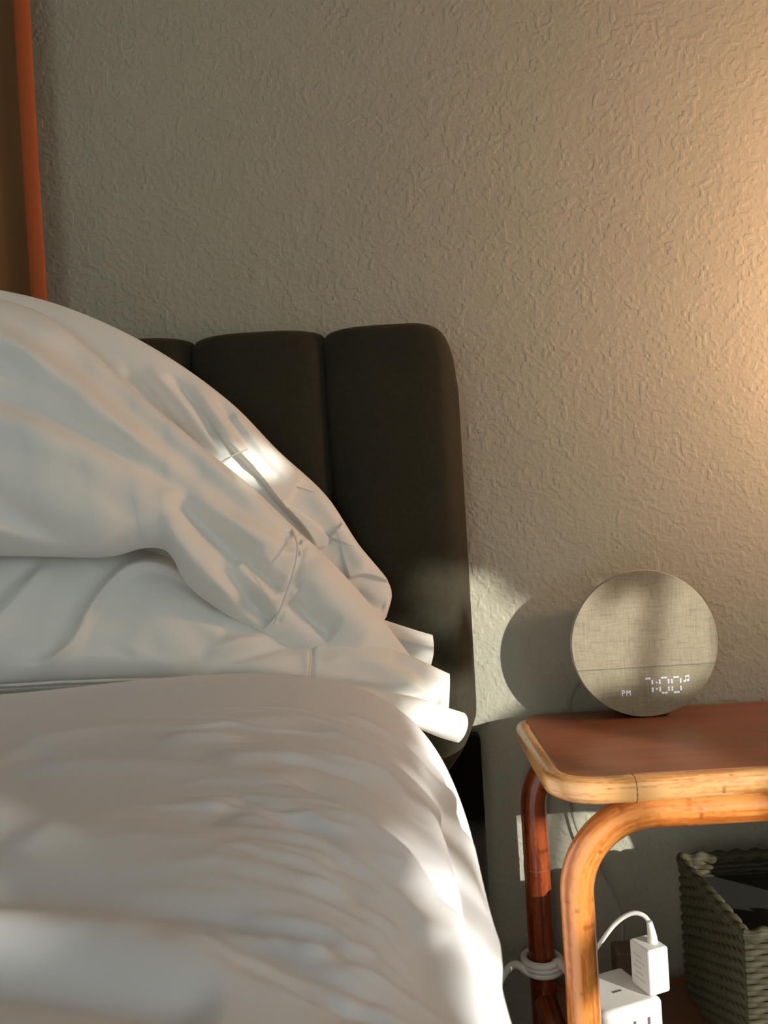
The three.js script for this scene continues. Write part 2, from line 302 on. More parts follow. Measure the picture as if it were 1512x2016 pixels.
  const g = sheet(ns, nz, (a, b) => {
    const s = a < 0.12 ? a / 0.12 * 0.385 : 0.385 + (a - 0.12) / 0.88 * 0.615;   // denser where it shows
    const q = base(s), t0 = base(s - 0.004), t1 = base(s + 0.004), n = V(-(t1.y - t0.y), t1.x - t0.x, 0).normalize();
    const zz = b < 0.10 ? b / 0.10 : 1, w = b < 0.10 ? 0 : (b - 0.10) / 0.90;
    const z = b < 0.10 ? zHead + 0.034 * (1 - Math.cos(zz * Math.PI / 2)) : zHead + 0.034 + (zFoot - zHead - 0.034) * (w < 0.8 ? w / 0.8 * 0.30 : 0.30 + (w - 0.8) / 0.2 * 0.70);
    // at the head end the duvet rolls under
    const roll = b < 0.10 ? (1 - Math.sin(zz * Math.PI / 2)) : 0;
    const hLow = Math.min(q.y, 0.612), y0 = lerp(q.y, hLow, roll), crest = 0.004 * Math.exp(-(((z - 0.34) / 0.05) ** 2));
    const foot = sstep(z, 1.99, 2.06), p = V(q.x - (roll > 0 && q.x > -0.02 ? roll * 0.012 : 0), y0 - foot * (y0 - 0.45) * 0.5 * (q.y > 0.5 ? 1 : 0), z);
    const h = W(s * L, z) * (1 - roll) + crest * (1 - roll);
    return p.addScaledVector(n, h);
  }, false, [3, 3]);
  part('duvet_cover', g, M.duvet, duvet);
}

// ------------------------------------------------------------------ pillows
// a stuffed pillowcase: sections between a top edge and a bottom edge, bulging to the front and the back
function pillowGeo(stations, folds, { n = 480, m = 230, e = 0.82, grain = [0.77, -0.64, 0.003] } = {}) {
  const T = stations.map((s) => at(s.t[0], s.t[1], s.t[2])), B = stations.map((s) => at(s.b[0], s.b[1], s.b[2]));
  const cT = new THREE.CatmullRomCurve3(T, false, 'centripetal'), cB = new THREE.CatmullRomCurve3(B, false, 'centripetal');
  const last = stations.length - 1, val = (k, u) => { const x = u * last, i = Math.min(last - 1, Math.floor(x)), f = x - i; return lerp(stations[i][k], stations[i + 1][k], f * f * (3 - 2 * f)); };
  return sheet(n, m, (a, b) => {
    const t = cT.getPoint(a), q = cB.getPoint(a), mid = t.clone().add(q).multiplyScalar(0.5), h = t.clone().sub(q).multiplyScalar(0.5);
    const hn = h.clone().normalize(), N = V(0.05, 0.12, 1); N.addScaledVector(hn, -N.dot(hn)).normalize();
    const phi = (b < 0.72 ? b / 0.72 * 0.5 : 0.5 + (b - 0.72) / 0.28 * 0.5) * Math.PI * 2, c = Math.cos(phi), s = Math.sin(phi), sp = (v, p) => Math.sign(v) * Math.pow(Math.abs(v), p);
    const bulge = s > 0 ? val('f', a) : val('k', a);
    const p = mid.addScaledVector(h, sp(c, e)).addScaledVector(N, bulge * sp(s, 0.9));
    if (s > 0) { let d = 0; for (const f of folds) d += f(p.x, p.y); const ga = p.x * grain[0] + p.y * grain[1], gc = p.x * grain[1] - p.y * grain[0]; d += grain[2] * ((N1(ga * 5 + 20, gc * 30 + 60 + 2 * N3(ga * 4 + 9, gc * 6 + 30, 64, 64), 128, 128) - 0.5) + 0.4 * (N2(ga * 12 + 20, gc * 70 + 60, 128, 128) - 0.5)) * Math.min(1, bulge / 0.02); p.addScaledVector(N, d * Math.min(1, s * 2.5)); }
    return p;
  }, true, [0.8, 1]);
}
const xy = (pts, d) => pts.map(([x, y]) => { const p = at(x, y, d); return [p.x, p.y]; });
function cord(pts, r, lift = 0) { return sweep(pts.map(([x, y, d]) => at(x, y, d - lift)), r, { segs: 80, around: 8 }); }

// the lower pillow, lying flat on the mattress
const pillowLow = thing('pillow', 'white pillow lying flat at the bottom of the stack, its open hem reaching farthest right', 'pillow', V(-0.3, 0.6, 0.2));
{
  const D = 0.80, f = [];
  const P = (pts, a, w, o) => f.push(fold(xy(pts, D), a, w, o));
  P([[-30, 1262], [30, 1200], [90, 1110]], 0.006, 0.008);
  P([[-40, 1200], [20, 1140], [60, 1105]], -0.004, 0.008);
  P([[90, 1335], [165, 1262], [195, 1195], [245, 1128], [300, 1122], [400, 1180]], 0.009, 0.006, { skew: 0.45 });
  P([[60, 1300], [120, 1250], [150, 1180], [190, 1120]], -0.005, 0.012);
  P([[260, 1290], [300, 1215], [330, 1160]], 0.003, 0.014);
  P([[350, 1330], [440, 1300], [540, 1272], [630, 1272]], -0.006, 0.008);
  P([[400, 1292], [480, 1262], [560, 1252], [600, 1262]], 0.005, 0.007);
  P([[420, 1240], [500, 1250], [600, 1268]], -0.004, 0.006);
  P([[0, 1318], [200, 1296], [400, 1312], [600, 1318]], 0.005, 0.011);
  P([[606, 1262], [612, 1300], [610, 1345]], -0.0022, 0.003, { ends: [0.05, 0.05] });
  P([[625, 1300], [720, 1310], [800, 1345], [870, 1395]], 0.005, 0.008);
  P([[760, 1300], [820, 1340], [872, 1398]], -0.004, 0.007);
  P([[-20, 1348], [130, 1340], [300, 1336], [614, 1341], [700, 1352], [758, 1363], [824, 1376], [876, 1400]], -0.006, 0.0035, { ends: [0, 0.05] });
  const st = [
    { t: [-900, 1180, 0.86], b: [-900, 1260, 0.84], f: 0.01, k: 0.01 },
    { t: [-780, 1080, 0.88], b: [-780, 1380, 0.80], f: 0.05, k: 0.024 },
    { t: [-400, 1040, 0.89], b: [-400, 1395, 0.795], f: 0.055, k: 0.028 },
    { t: [0, 1050, 0.89], b: [0, 1372, 0.80], f: 0.052, k: 0.028 },
    { t: [200, 1060, 0.89], b: [200, 1362, 0.80], f: 0.050, k: 0.028 },
    { t: [330, 1108, 0.88], b: [330, 1358, 0.80], f: 0.044, k: 0.02 },
    { t: [460, 1196, 0.86], b: [450, 1358, 0.80], f: 0.030, k: 0.016 },
    { t: [600, 1250, 0.85], b: [600, 1362, 0.80], f: 0.018, k: 0.012 },
    { t: [700, 1262, 0.85], b: [700, 1385, 0.81], f: 0.016, k: 0.02 },
    { t: [790, 1286, 0.85], b: [790, 1408, 0.82], f: 0.014, k: 0.016 },
    { t: [884, 1327, 0.85], b: [880, 1420, 0.83], f: 0.010, k: 0.012 },
  ];
  part('pillowcase', pillowGeo(st, f), M.linen, pillowLow);
  // rolled lower layer of the open end
  const roll = [[250, 1352, 0.79], [430, 1351, 0.785], [600, 1354, 0.785], [700, 1372, 0.79], [800, 1398, 0.80], [870, 1422, 0.81], [908, 1432, 0.815]].map((q) => at(...q));
  part('hem', sweep(roll, (t, a) => (0.0035 + 0.0105 * sstep(t, 0.30, 0.95)) * (1 + 0.06 * Math.sin(a * 3 + t * 20)), { segs: 110, around: 22 }), M.linen, pillowLow);
  part('seam_piping', cord([[-300, 1362, 0.785], [0, 1350, 0.778], [130, 1343, 0.776], [300, 1338, 0.775], [450, 1340, 0.775], [600, 1344, 0.775]], 0.0015), M.linen, pillowLow);
  part('hem_stitching', cord([[604, 1262, 0.824], [611, 1285, 0.808], [611, 1310, 0.801], [608, 1345, 0.792]], 0.0007), M.linen, pillowLow);
}
// the back pillow, standing against the headboard
const pillowBack = thing('pillow', 'white pillow leaning against the headboard behind the front one, warm lamplight on its folds', 'pillow', V(-0.3, 0.7, 0.12));
{
  const D = 0.885, f = [];
  const P = (pts, a, w, o) => f.push(fold(xy(pts, D), a, w, o));
  P([[380, 770], [420, 830], [455, 880], [490, 915], [520, 950], [545, 985], [585, 1030], [625, 1080]], 0.012, 0.0016, { step: true, decay: 0.035, ends: [0.35, 0.1] });
  P([[240, 715], [310, 790], [365, 860], [415, 920]], -0.006, 0.006);
  P([[290, 720], [360, 790], [420, 870], [455, 905]], 0.006, 0.006);
  P([[330, 735], [395, 805], [440, 870]], -0.006, 0.005);
  P([[370, 745], [440, 830], [480, 890], [520, 940]], 0.006, 0.006);
  P([[415, 775], [470, 850], [520, 920], [560, 950]], -0.006, 0.006);
  P([[455, 810], [500, 870], [550, 930]], 0.005, 0.005);
  P([[680, 1143], [715, 1136], [768, 1152]], 0.007, 0.0013, { step: true, decay: 0.018, ends: [0.1, 0.1] });
  P([[690, 1165], [730, 1192], [762, 1202]], -0.005, 0.007);
  P([[560, 995], [610, 1026], [648, 1059]], -0.010, 0.0013, { step: true, decay: 0.016, ends: [0.05, 0.02] });
  P([[648, 1059], [640, 1075], [620, 1082]], -0.006, 0.0013, { step: true, decay: 0.01, ends: [0.05, 0.05] });
  P([[600, 955], [650, 1010], [690, 1075], [730, 1130]], 0.005, 0.010);
  const st = [
    { t: [-700, 700, 0.90], b: [-700, 900, 0.90], f: 0.01, k: 0.01 },
    { t: [-560, 590, 0.90], b: [-560, 1060, 0.88], f: 0.03, k: 0.035 },
    { t: [-250, 545, 0.90], b: [-250, 1100, 0.87], f: 0.03, k: 0.04 },
    { t: [0, 572, 0.90], b: [0, 1130, 0.87], f: 0.03, k: 0.04 },
    { t: [140, 609, 0.90], b: [120, 1150, 0.87], f: 0.03, k: 0.038 },
    { t: [300, 684, 0.90], b: [230, 1170, 0.87], f: 0.03, k: 0.035 },
    { t: [452, 791, 0.905], b: [330, 1190, 0.87], f: 0.030, k: 0.03 },
    { t: [548, 888, 0.91], b: [420, 1215, 0.875], f: 0.022, k: 0.02 },
    { t: [642, 976, 0.915], b: [500, 1240, 0.88], f: 0.014, k: 0.012 },
    { t: [706, 1072, 0.918], b: [580, 1255, 0.885], f: 0.010, k: 0.006 },
    { t: [764, 1146, 0.92], b: [660, 1265, 0.89], f: 0.010, k: 0.004 },
    { t: [771, 1172, 0.92], b: [690, 1268, 0.89], f: 0.008, k: 0.004 },
    { t: [761, 1214, 0.92], b: [720, 1270, 0.895], f: 0.004, k: 0.003 },
  ];
  part('pillowcase', pillowGeo(st, f), M.linen, pillowBack);
  // second lobe of the open hem, hanging lower
  const lobe = sheet(50, 40, (a, b) => {
    const top = [lerp(640, 852, a), lerp(1195, 1251, a) - 10 * Math.sin(a * Math.PI) * (1 - a)], bot = [lerp(640, 848, a), lerp(1310, 1312, a)];
    const ph = (b - 0.5) * 2, edge = Math.sqrt(Math.max(0, 1 - ph * ph)), x = lerp(top[0], bot[0], b) + 4 * Math.sin(b * Math.PI) * a, y = lerp(top[1], bot[1], b);
    return at(x, y, 0.905 - 0.010 * edge - 0.005 * Math.sin(a * 7 + b * 3) - 0.006 * Math.exp(-(((b - 0.35) / 0.12) ** 2)) * a);
  }, false, [0.1, 0.1]);
  const back = lobe.clone(); { const p = back.attributes.position, n = lobe.attributes.normal; for (let i = 0; i < p.count; i++) p.setZ(i, p.getZ(i) - 0.004); const id = back.index.array; for (let i = 0; i < id.length; i += 3) [id[i], id[i + 1]] = [id[i + 1], id[i]]; back.computeVertexNormals(); }
  part('hem', [lobe, back], M.linen, pillowBack);
  part('hem_stitching', cord([[437, 912, 0.858], [462, 895, 0.860], [488, 884, 0.862]], 0.0005), M.thread, pillowBack);
  part('hem_stitching', cord([[545, 944, 0.886], [575, 955, 0.889], [610, 966, 0.896], [638, 978, 0.906]], 0.0005), M.thread, pillowBack);
}
// the front pillow, slumped on the other two
const pillowFront = thing('pillow', 'large white pillow slumped on top in front, its stitched hem hanging to the right', 'pillow', V(-0.35, 0.75, 0.2));
{
  const D = 0.80, f = [];
  const P = (pts, a, w, o) => f.push(fold(xy(pts, D), a, w, o));
  P([[60, 625], [130, 650], [220, 725], [330, 835], [440, 935], [570, 1045]], 0.008, 0.0085, { ends: [0.25, 0.3] });
  P([[-80, 600], [40, 640], [150, 712], [240, 795], [330, 880], [430, 965], [520, 1030]], -0.010, 0.010, { ends: [0.3, 0.3] });
  P([[-80, 640], [30, 680], [130, 745], [230, 825], [330, 905], [430, 980]], 0.009, 0.010, { ends: [0.2, 0.3] });
  P([[-80, 690], [20, 720], [100, 765], [180, 820]], -0.006, 0.010, { ends: [0.2, 0.5] });
  P([[-100, 750], [0, 775], [70, 797], [150, 833], [240, 880], [330, 934], [430, 992], [550, 1060]], -0.014, 0.010, { ends: [0.1, 0.25] });
  P([[-100, 800], [0, 822], [100, 856], [200, 910], [300, 968]], 0.008, 0.014, { ends: [0.1, 0.4] });
  P([[-80, 900], [0, 945], [60, 1000], [140, 1042], [230, 1066]], -0.009, 0.013, { ends: [0.2, 0.4] });
  P([[-80, 960], [0, 1010], [60, 1050], [150, 1078]], 0.006, 0.011, { ends: [0.2, 0.4] });
  P([[130, 860], [200, 935], [270, 1000], [320, 1035]], -0.003, 0.012, { ends: [0.4, 0.4] });
  P([[345, 955], [375, 1000], [430, 1060], [500, 1120], [565, 1165]], -0.016, 0.010, { ends: [0.2, 0.1] });
  P([[340, 950], [400, 980], [470, 1035], [560, 1100]], 0.011, 0.010, { ends: [0.25, 0.15] });
  P([[330, 1010], [370, 1080], [430, 1145], [490, 1195]], 0.011, 0.012, { ends: [0.2, 0.2] });
  P([[420, 1085], [455, 1140], [505, 1200], [532, 1226]], -0.013, 0.008, { ends: [0.2, 0.05] });
  P([[462, 1095], [505, 1150], [540, 1195]], 0.008, 0.006);
  P([[500, 1080], [540, 1130], [565, 1150]], 0.005, 0.006);
  P([[582, 1045], [588, 1080], [577, 1130], [560, 1180], [540, 1232]], -0.0025, 0.0035, { ends: [0.04, 0.04] });
  P([[535, 1055], [560, 1064], [586, 1070]], -0.004, 0.003, { ends: [0.5, 0.05] });
  P([[535, 1034], [560, 1046], [583, 1050]], -0.003, 0.0025, { ends: [0.5, 0.05] });
  P([[540, 1085], [565, 1090], [584, 1092]], -0.004, 0.003, { ends: [0.5, 0.05] });
  P([[592, 1075], [610, 1079], [640, 1092]], -0.003, 0.003, { ends: [0.05, 0.5] });
  P([[592, 1110], [640, 1175], [690, 1235], [740, 1270]], 0.007, 0.016);
  P([[566, 1180], [600, 1215], [660, 1255]], -0.011, 0.009, { ends: [0.05, 0.1] });
  P([[575, 1150], [600, 1175], [620, 1195]], -0.004, 0.005, { ends: [0.1, 0.4] });
  P([[600, 1072], [680, 1146], [770, 1242]], -0.003, 0.006);
  const st = [
    { t: [-800, 700, 0.86], b: [-800, 900, 0.84], f: 0.01, k: 0.0045 },
    { t: [-640, 620, 0.87], b: [-640, 1080, 0.80], f: 0.06, k: 0.0225 },
    { t: [-300, 590, 0.87], b: [-300, 1090, 0.79], f: 0.08, k: 0.0225 },
    { t: [-30, 600, 0.87], b: [0, 1094, 0.785], f: 0.078, k: 0.0225 },
    { t: [100, 634, 0.865], b: [110, 1096, 0.785], f: 0.070, k: 0.02025 },
    { t: [190, 705, 0.86], b: [215, 1096, 0.79], f: 0.062, k: 0.018 },
    { t: [280, 789, 0.855], b: [290, 1078, 0.80], f: 0.054, k: 0.01575 },
    { t: [350, 848, 0.852], b: [328, 1085, 0.805], f: 0.046, k: 0.0135 },
    { t: [420, 902, 0.85], b: [368, 1150, 0.81], f: 0.040, k: 0.0126 },
    { t: [495, 960, 0.85], b: [430, 1200, 0.815], f: 0.032, k: 0.0099 },
    { t: [575, 1035, 0.852], b: [500, 1240, 0.82], f: 0.024, k: 0.00675 },
    { t: [640, 1094, 0.855], b: [560, 1275, 0.825], f: 0.018, k: 0.0054 },
    { t: [720, 1180, 0.858], b: [640, 1290, 0.83], f: 0.014, k: 0.0036 },
    { t: [812, 1297, 0.86], b: [770, 1320, 0.84], f: 0.004, k: 0.0018 },
  ];
  part('pillowcase', pillowGeo(st, f, { grain: [0.8, -0.6, 0.0012] }), M.linen, pillowFront);
  part('hem_stitching', cord([[576, 1042, 0.842], [586, 1078, 0.818], [577, 1130, 0.806], [560, 1180, 0.800], [540, 1228, 0.800]], 0.0011, 0.001), M.linen, pillowFront);
}

// ------------------------------------------------------------------ nightstand
const TX0 = 0.133, TX1 = 0.585, TZ0 = 0.022, TZ1 = 0.276, TY = 0.580, RW = 0.0105, RH = 0.0115;
const stand = thing('nightstand', 'rattan cane nightstand with a brown wooden top and bent cane legs', 'nightstand', V((TX0 + TX1) / 2, 0, (TZ0 + TZ1) / 2));
{
  const r = 0.036, x0 = TX0 + RW, x1 = TX1 - RW, z0 = TZ0 + RW, z1 = TZ1 - RW, cy = TY - RH;
  const path = new THREE.CurvePath(), Ln = (a, b) => path.add(new THREE.LineCurve3(a, b));
  const arc = (cx, cz, a0) => { const k = 0.5523 * r, p = (a) => V(cx + Math.cos(a) * r, cy, cz + Math.sin(a) * r), t = (a) => V(-Math.sin(a), 0, Math.cos(a)); const a1 = a0 + Math.PI / 2; path.add(new THREE.CubicBezierCurve3(p(a0), p(a0).addScaledVector(t(a0), k), p(a1).addScaledVector(t(a1), -k), p(a1))); };
  Ln(V(x1 - r, cy, z1), V(x0 + r, cy, z1)); arc(x0 + r, z1 - r, Math.PI / 2); Ln(V(x0, cy, z1 - r), V(x0, cy, z0 + r)); arc(x0 + r, z0 + r, Math.PI); Ln(V(x0 + r, cy, z0), V(x1 - r, cy, z0)); arc(x1 - r, z0 + r, -Math.PI / 2); Ln(V(x1, cy, z0 + r), V(x1, cy, z1 - r)); arc(x1 - r, z1 - r, 0);
  const N = 460, R = 20, pos = [], uv = [], idx = [], L = path.getLength(), P = path.getSpacedPoints(N);
  const nodes = [0.331, 0.571, 0.83, 1.2];
  for (let i = 0; i <= N; i++) {
    const p = P[i % N], q = P[(i + 1) % N], o = P[(i + N - 1) % N], t = q.clone().sub(o).normalize(), out = V(t.z, 0, -t.x).negate(), s = i / N * L;
    let sw = 1; for (const n of nodes) sw += 0.07 * Math.exp(-(((s - n) / 0.006) ** 2)) - 0.09 * Math.exp(-(((s - n) / 0.0012) ** 2));
    for (let j = 0; j <= R; j++) { const a = j / R * Math.PI * 2, c = Math.cos(a), w = Math.sin(a), sp = (v) => Math.sign(v) * Math.pow(Math.abs(v), 0.74); pos.push(p.x + out.x * RW * sw * sp(c), p.y + RH * sw * sp(w), p.z + out.z * RW * sw * sp(c)); uv.push(s, j / R); }
  }
  for (let i = 0; i < N; i++) for (let j = 0; j < R; j++) { const a = i * (R + 1) + j, b = a + R + 1; idx.push(a, b, a + 1, b, b + 1, a + 1); }
  const g = new THREE.BufferGeometry(); g.setAttribute('position', new THREE.Float32BufferAttribute(pos, 3)); g.setAttribute('uv', new THREE.Float32BufferAttribute(uv, 2)); g.setIndex(idx); g.computeVertexNormals();
  part('rim', g, M.canePale, stand);
  // dark rings at the joints of the rim
  for (const n of nodes) {
    const k = Math.round(n / L * N), p = P[k % N], t = P[(k + 1) % N].clone().sub(P[(k + N - 1) % N]).normalize(), out = V(t.z, 0, -t.x).negate(), sp = (v) => Math.sign(v) * Math.pow(Math.abs(v), 0.74);
    part('joint_ring', sheet(6, 48, (a, b) => { const q = b * Math.PI * 2, w = 1.0 + 0.012 * Math.sin(a * Math.PI), c = Math.cos(q), e2 = Math.sin(q); return p.clone().addScaledVector(t, (a - 0.5) * 0.0014).addScaledVector(out, RW * w * sp(c)).add(V(0, RH * w * sp(e2), 0)); }, true), M.node, stand);
  }
  // top panel inside the rim
  const e = RW * 1.45, sh = new THREE.Shape(), X0 = TX0 + e, X1 = TX1 - e, Z0 = TZ0 + 0.004, Z1 = TZ1 - e, c = 0.030;
  sh.moveTo(X0 + c, -Z0); sh.lineTo(X1 - c, -Z0); sh.quadraticCurveTo(X1, -Z0, X1, -Z0 - c); sh.lineTo(X1, -Z1 + c); sh.quadraticCurveTo(X1, -Z1, X1 - c, -Z1); sh.lineTo(X0 + c, -Z1); sh.quadraticCurveTo(X0, -Z1, X0, -Z1 + c); sh.lineTo(X0, -Z0 - c); sh.quadraticCurveTo(X0, -Z0, X0 + c, -Z0);
  const tg = new THREE.ExtrudeGeometry(sh, { depth: 0.011, bevelEnabled: true, bevelSize: 0.0012, bevelThickness: 0.0012, bevelSegments: 2, curveSegments: 16 }); tg.rotateX(-Math.PI / 2); tg.translate(0, TY - 0.0118, 0);
  part('tabletop', tg, M.top, stand);
  // bent cane arches, front and back: leg, rounded shoulder, bar under the top
  const BZ = 0.036, PR = 0.0150, lx0 = 0.1530, lx1 = TX1 - 0.019, br = 0.072, by = TY - 2 * RH - PR * 0.72;
  const arch = (z, phase) => {
    const pts = new THREE.CurvePath(); pts.add(new THREE.LineCurve3(V(lx0, 0.002, z), V(lx0, by - br, z))); const k = 0.5523 * br;
    pts.add(new THREE.CubicBezierCurve3(V(lx0, by - br, z), V(lx0, by - br + k, z), V(lx0 + br - k, by, z), V(lx0 + br, by, z))); pts.add(new THREE.LineCurve3(V(lx0 + br, by, z), V(lx1 - br, by, z)));
    pts.add(new THREE.CubicBezierCurve3(V(lx1 - br, by, z), V(lx1 - br + k, by, z), V(lx1, by - br + k, z), V(lx1, by - br, z))); pts.add(new THREE.LineCurve3(V(lx1, by - br, z), V(lx1, 0.002, z)));
    const q = pts.getSpacedPoints(260), cv = new THREE.CatmullRomCurve3(q, false, 'centripetal'), at = phase;
    return [cv, sweep(cv, (t, a, s) => PR * (1 + at.reduce((v, n) => v + 0.045 * Math.exp(-(((s - n) / 0.005) ** 2)) - 0.05 * Math.exp(-(((s - n) / 0.0012) ** 2)), 0) + 0.012 * Math.sin(s * 23 + a)), { segs: 420, around: 24 })];
  };
  const ring = (p, d, parent) => { const t = new THREE.TorusGeometry(PR * 0.985, 0.0006, 8, 36); t.applyQuaternion(new THREE.Quaternion().setFromUnitVectors(V(0, 0, 1), d)); t.translate(p.x, p.y, p.z); part('joint_ring', t, M.node, parent ?? stand); };
  const [, gf] = arch(TZ1 - 0.0155, [0.30, 0.62, 0.86, 1.1]); part('front_arch', gf, M.cane, stand);
  const [, gb] = arch(BZ, [0.20, 0.405, 0.78, 1.05]); part('back_arch', gb, M.caneShaded, stand); ring(V(lx0, 0.407, BZ), V(0, 1, 0)); ring(V(lx0, 0.202, BZ), V(0, 1, 0));
  // low rails and the shelf on them
  const sy = 0.254;
  for (const x of [lx0, lx1]) part('side_rail', sweep([V(x, sy, BZ), V(x, sy, 0.12), V(x, sy, 0.20), V(x, sy, TZ1 - 0.0155)], 0.0128, { segs: 60, around: 20 }), M.caneShaded, stand);
  for (const z of [BZ, TZ1 - 0.0155]) part('cross_rail', sweep([V(lx0, sy, z), V(lx0 + 0.15, sy, z), V(lx1 - 0.15, sy, z), V(lx1, sy, z)], 0.0128, { segs: 60, around: 20 }), M.caneShaded, stand);
  part('shelf', box(lx0 + 0.011, lx1 - 0.011, sy + 0.002, sy + 0.014, 0.046, TZ1 - 0.027, 0.002), M.shelf, stand);
}
const SHELF = 0.268;

// ------------------------------------------------------------------ alarm clock
const CC = V(0.2825, 0.6635, 0.069), CR2 = 0.0825;
const clock = thing('alarm_clock', 'round fabric-faced alarm clock showing 7:00 PM on the nightstand', 'clock', V(CC.x, TY, CC.z - 0.02));
{
  const shell = new THREE.LatheGeometry([[0.0001, -0.044], [0.045, -0.044], [0.062, -0.040], [0.0735, -0.028], [0.0800, -0.012], [0.0822, -0.003], [0.0822, 0.0005], [0.0805, 0.0022], [0.079, 0.0026], [0.0001, 0.0026]].map(([a, b]) => new THREE.Vector2(a, b)), 96);
  shell.rotateX(Math.PI / 2); shell.translate(CC.x, CC.y, CC.z - 0.0028);
  part('shell', shell, M.clockShell, clock);
  // fabric front, upper and lower field with the seam between them
  const cut = -0.0262, disc = (upper) => {
    const s = new THREE.Shape(), a = Math.asin(cut / 0.0812), n = 60; const a0 = upper ? a : Math.PI - a, a1 = upper ? Math.PI - a : 2 * Math.PI + a;
    for (let i = 0; i <= n; i++) { const q = lerp(a0, a1, i / n), x = Math.cos(q) * 0.0812, y = Math.sin(q) * 0.0812; i ? s.lineTo(x, y) : s.moveTo(x, y); } s.closePath();
    const g = new THREE.ExtrudeGeometry(s, { depth: 0.0012, bevelEnabled: true, bevelSize: 0.0006, bevelThickness: 0.0006, bevelSegments: 2, curveSegments: 8 }); g.translate(CC.x, CC.y, CC.z - 0.0008); return g;
  };
  part('fabric_face', disc(true), M.clockFabric, clock, 'oatmeal woven fabric field');
  part('fabric_face', disc(false), M.clockFabricLow, clock, 'lower field behind the lit display');
  part('seam', box(CC.x - 0.0765, CC.x + 0.0765, CC.y + cut - 0.0006, CC.y + cut + 0.0006, CC.z - 0.001, CC.z + 0.0014, 0.0003), std({ color: rgb(0.16, 0.14, 0.11), roughness: 0.9 }), clock);
  part('foot', box(CC.x - 0.026, CC.x + 0.026, TY + 0.0007, TY + 0.010, CC.z - 0.046, CC.z - 0.010, 0.004), M.darkPlastic, clock);
  const FZ = CC.z + 0.0010, dig = [];
  const seg = (x, y, w, h) => dig.push(box(CC.x + x - w / 2, CC.x + x + w / 2, CC.y + y - h / 2, CC.y + y + h / 2, FZ - 0.0003, FZ + 0.0004, 0.0003));
  const digit = (cx, cy, on, w = 0.0098, h = 0.0168, t = 0.0020) => {
    const H = h / 2, Wd = w / 2, l = (w - t * 1.6), v = (H - t * 1.6);
    const hs = (y) => { for (const q of [-1, 1]) seg(cx + q * l * 0.26, cy + y, l * 0.47, t); }, vs = (x, y) => { for (const q of [-1, 1]) seg(cx + x, cy + y + q * v * 0.26, t, v * 0.47); };
    if (on.includes('a')) hs(H); if (on.includes('g')) hs(0); if (on.includes('d')) hs(-H); if (on.includes('b')) vs(Wd, H / 2); if (on.includes('c')) vs(Wd, -H / 2); if (on.includes('e')) vs(-Wd, -H / 2); if (on.includes('f')) vs(-Wd, H / 2);
  };
  const dy = -0.0478;
  digit(0.0012, dy, 'abc', 0.0092); seg(0.0105, dy + 0.0036, 0.0019, 0.0019); seg(0.0105, dy - 0.0036, 0.0019, 0.0019); digit(0.0190, dy, 'abcdef'); digit(0.0325, dy, 'abcdef');
  part('digits', dig.splice(0), M.digit, clock, 'glowing white numerals 7:00');
  // PM, drawn as small bars
  const py = -0.0543, px = -0.0240, h = 0.0064;
  seg(px - 0.0044, py, 0.0009, h); seg(px - 0.0030, py + h / 2 - 0.0004, 0.0022, 0.0009); seg(px - 0.0030, py + 0.0002, 0.0022, 0.0009); seg(px - 0.0018, py + 0.0016, 0.0009, 0.0024);
  seg(px + 0.0006, py, 0.0009, h); seg(px + 0.0046, py, 0.0009, h); seg(px + 0.0018, py + 0.0016, 0.0009, 0.0022); seg(px + 0.0034, py + 0.0016, 0.0009, 0.0022); seg(px + 0.0026, py + 0.0002, 0.0009, 0.0018);
  part('meridiem_letters', dig.splice(0), M.digit, clock, 'glowing white letters PM');
  const nx = 0.0446, ny = -0.0415; const note = [];
  for (const q of [-1, 1]) { const c = new THREE.CylinderGeometry(0.0012, 0.0012, 0.0007, 16); c.rotateX(Math.PI / 2); c.scale(1.25, 0.95, 1); c.translate(CC.x + nx + q * 0.0019 - 0.0008, CC.y + ny - 0.0024 + q * 0.0004, FZ); note.push(c); const b = box(-0.00035, 0.00035, -0.0026, 0.0026, -0.0003, 0.0004, 0.0002); b.translate(CC.x + nx + q * 0.0019 + 0.0004, CC.y + ny + 0.0002 + q * 0.0004, FZ); note.push(b); }
  { const b = box(-0.0024, 0.0024, -0.0007, 0.0007, -0.0003, 0.0004, 0.0002); b.rotateZ(0.2); b.translate(CC.x + nx + 0.0004, CC.y + ny + 0.0026, FZ); note.push(b); }
  part('music_note', note, M.digit, clock, 'glowing music note symbol');
  // cord: behind the clock, over the back of the top, down the wall to the adapter
  part('cord', sweep([V(0.262, 0.628, 0.022), V(0.240, 0.625, 0.016), V(0.219, 0.612, 0.013), V(0.209, 0.594, 0.010), V(0.205, 0.56, 0.008), V(0.199, 0.50, 0.006), V(0.202, 0.46, 0.006), V(0.212, 0.425, 0.008), V(0.232, 0.388, 0.013), V(0.246, 0.356, 0.022), V(0.246, 0.338, 0.045), V(0.240, 0.328, 0.066)], 0.0013, { segs: 160, around: 8 }), std({ color: rgb(0.25, 0.23, 0.2), roughness: 0.5 }), clock, 'thin dark power cord');
  part('adapter', box(0.226, 0.250, SHELF + 0.0006, 0.331, 0.062, 0.090, 0.004), M.brownPlastic, clock, 'brown power adapter');
}

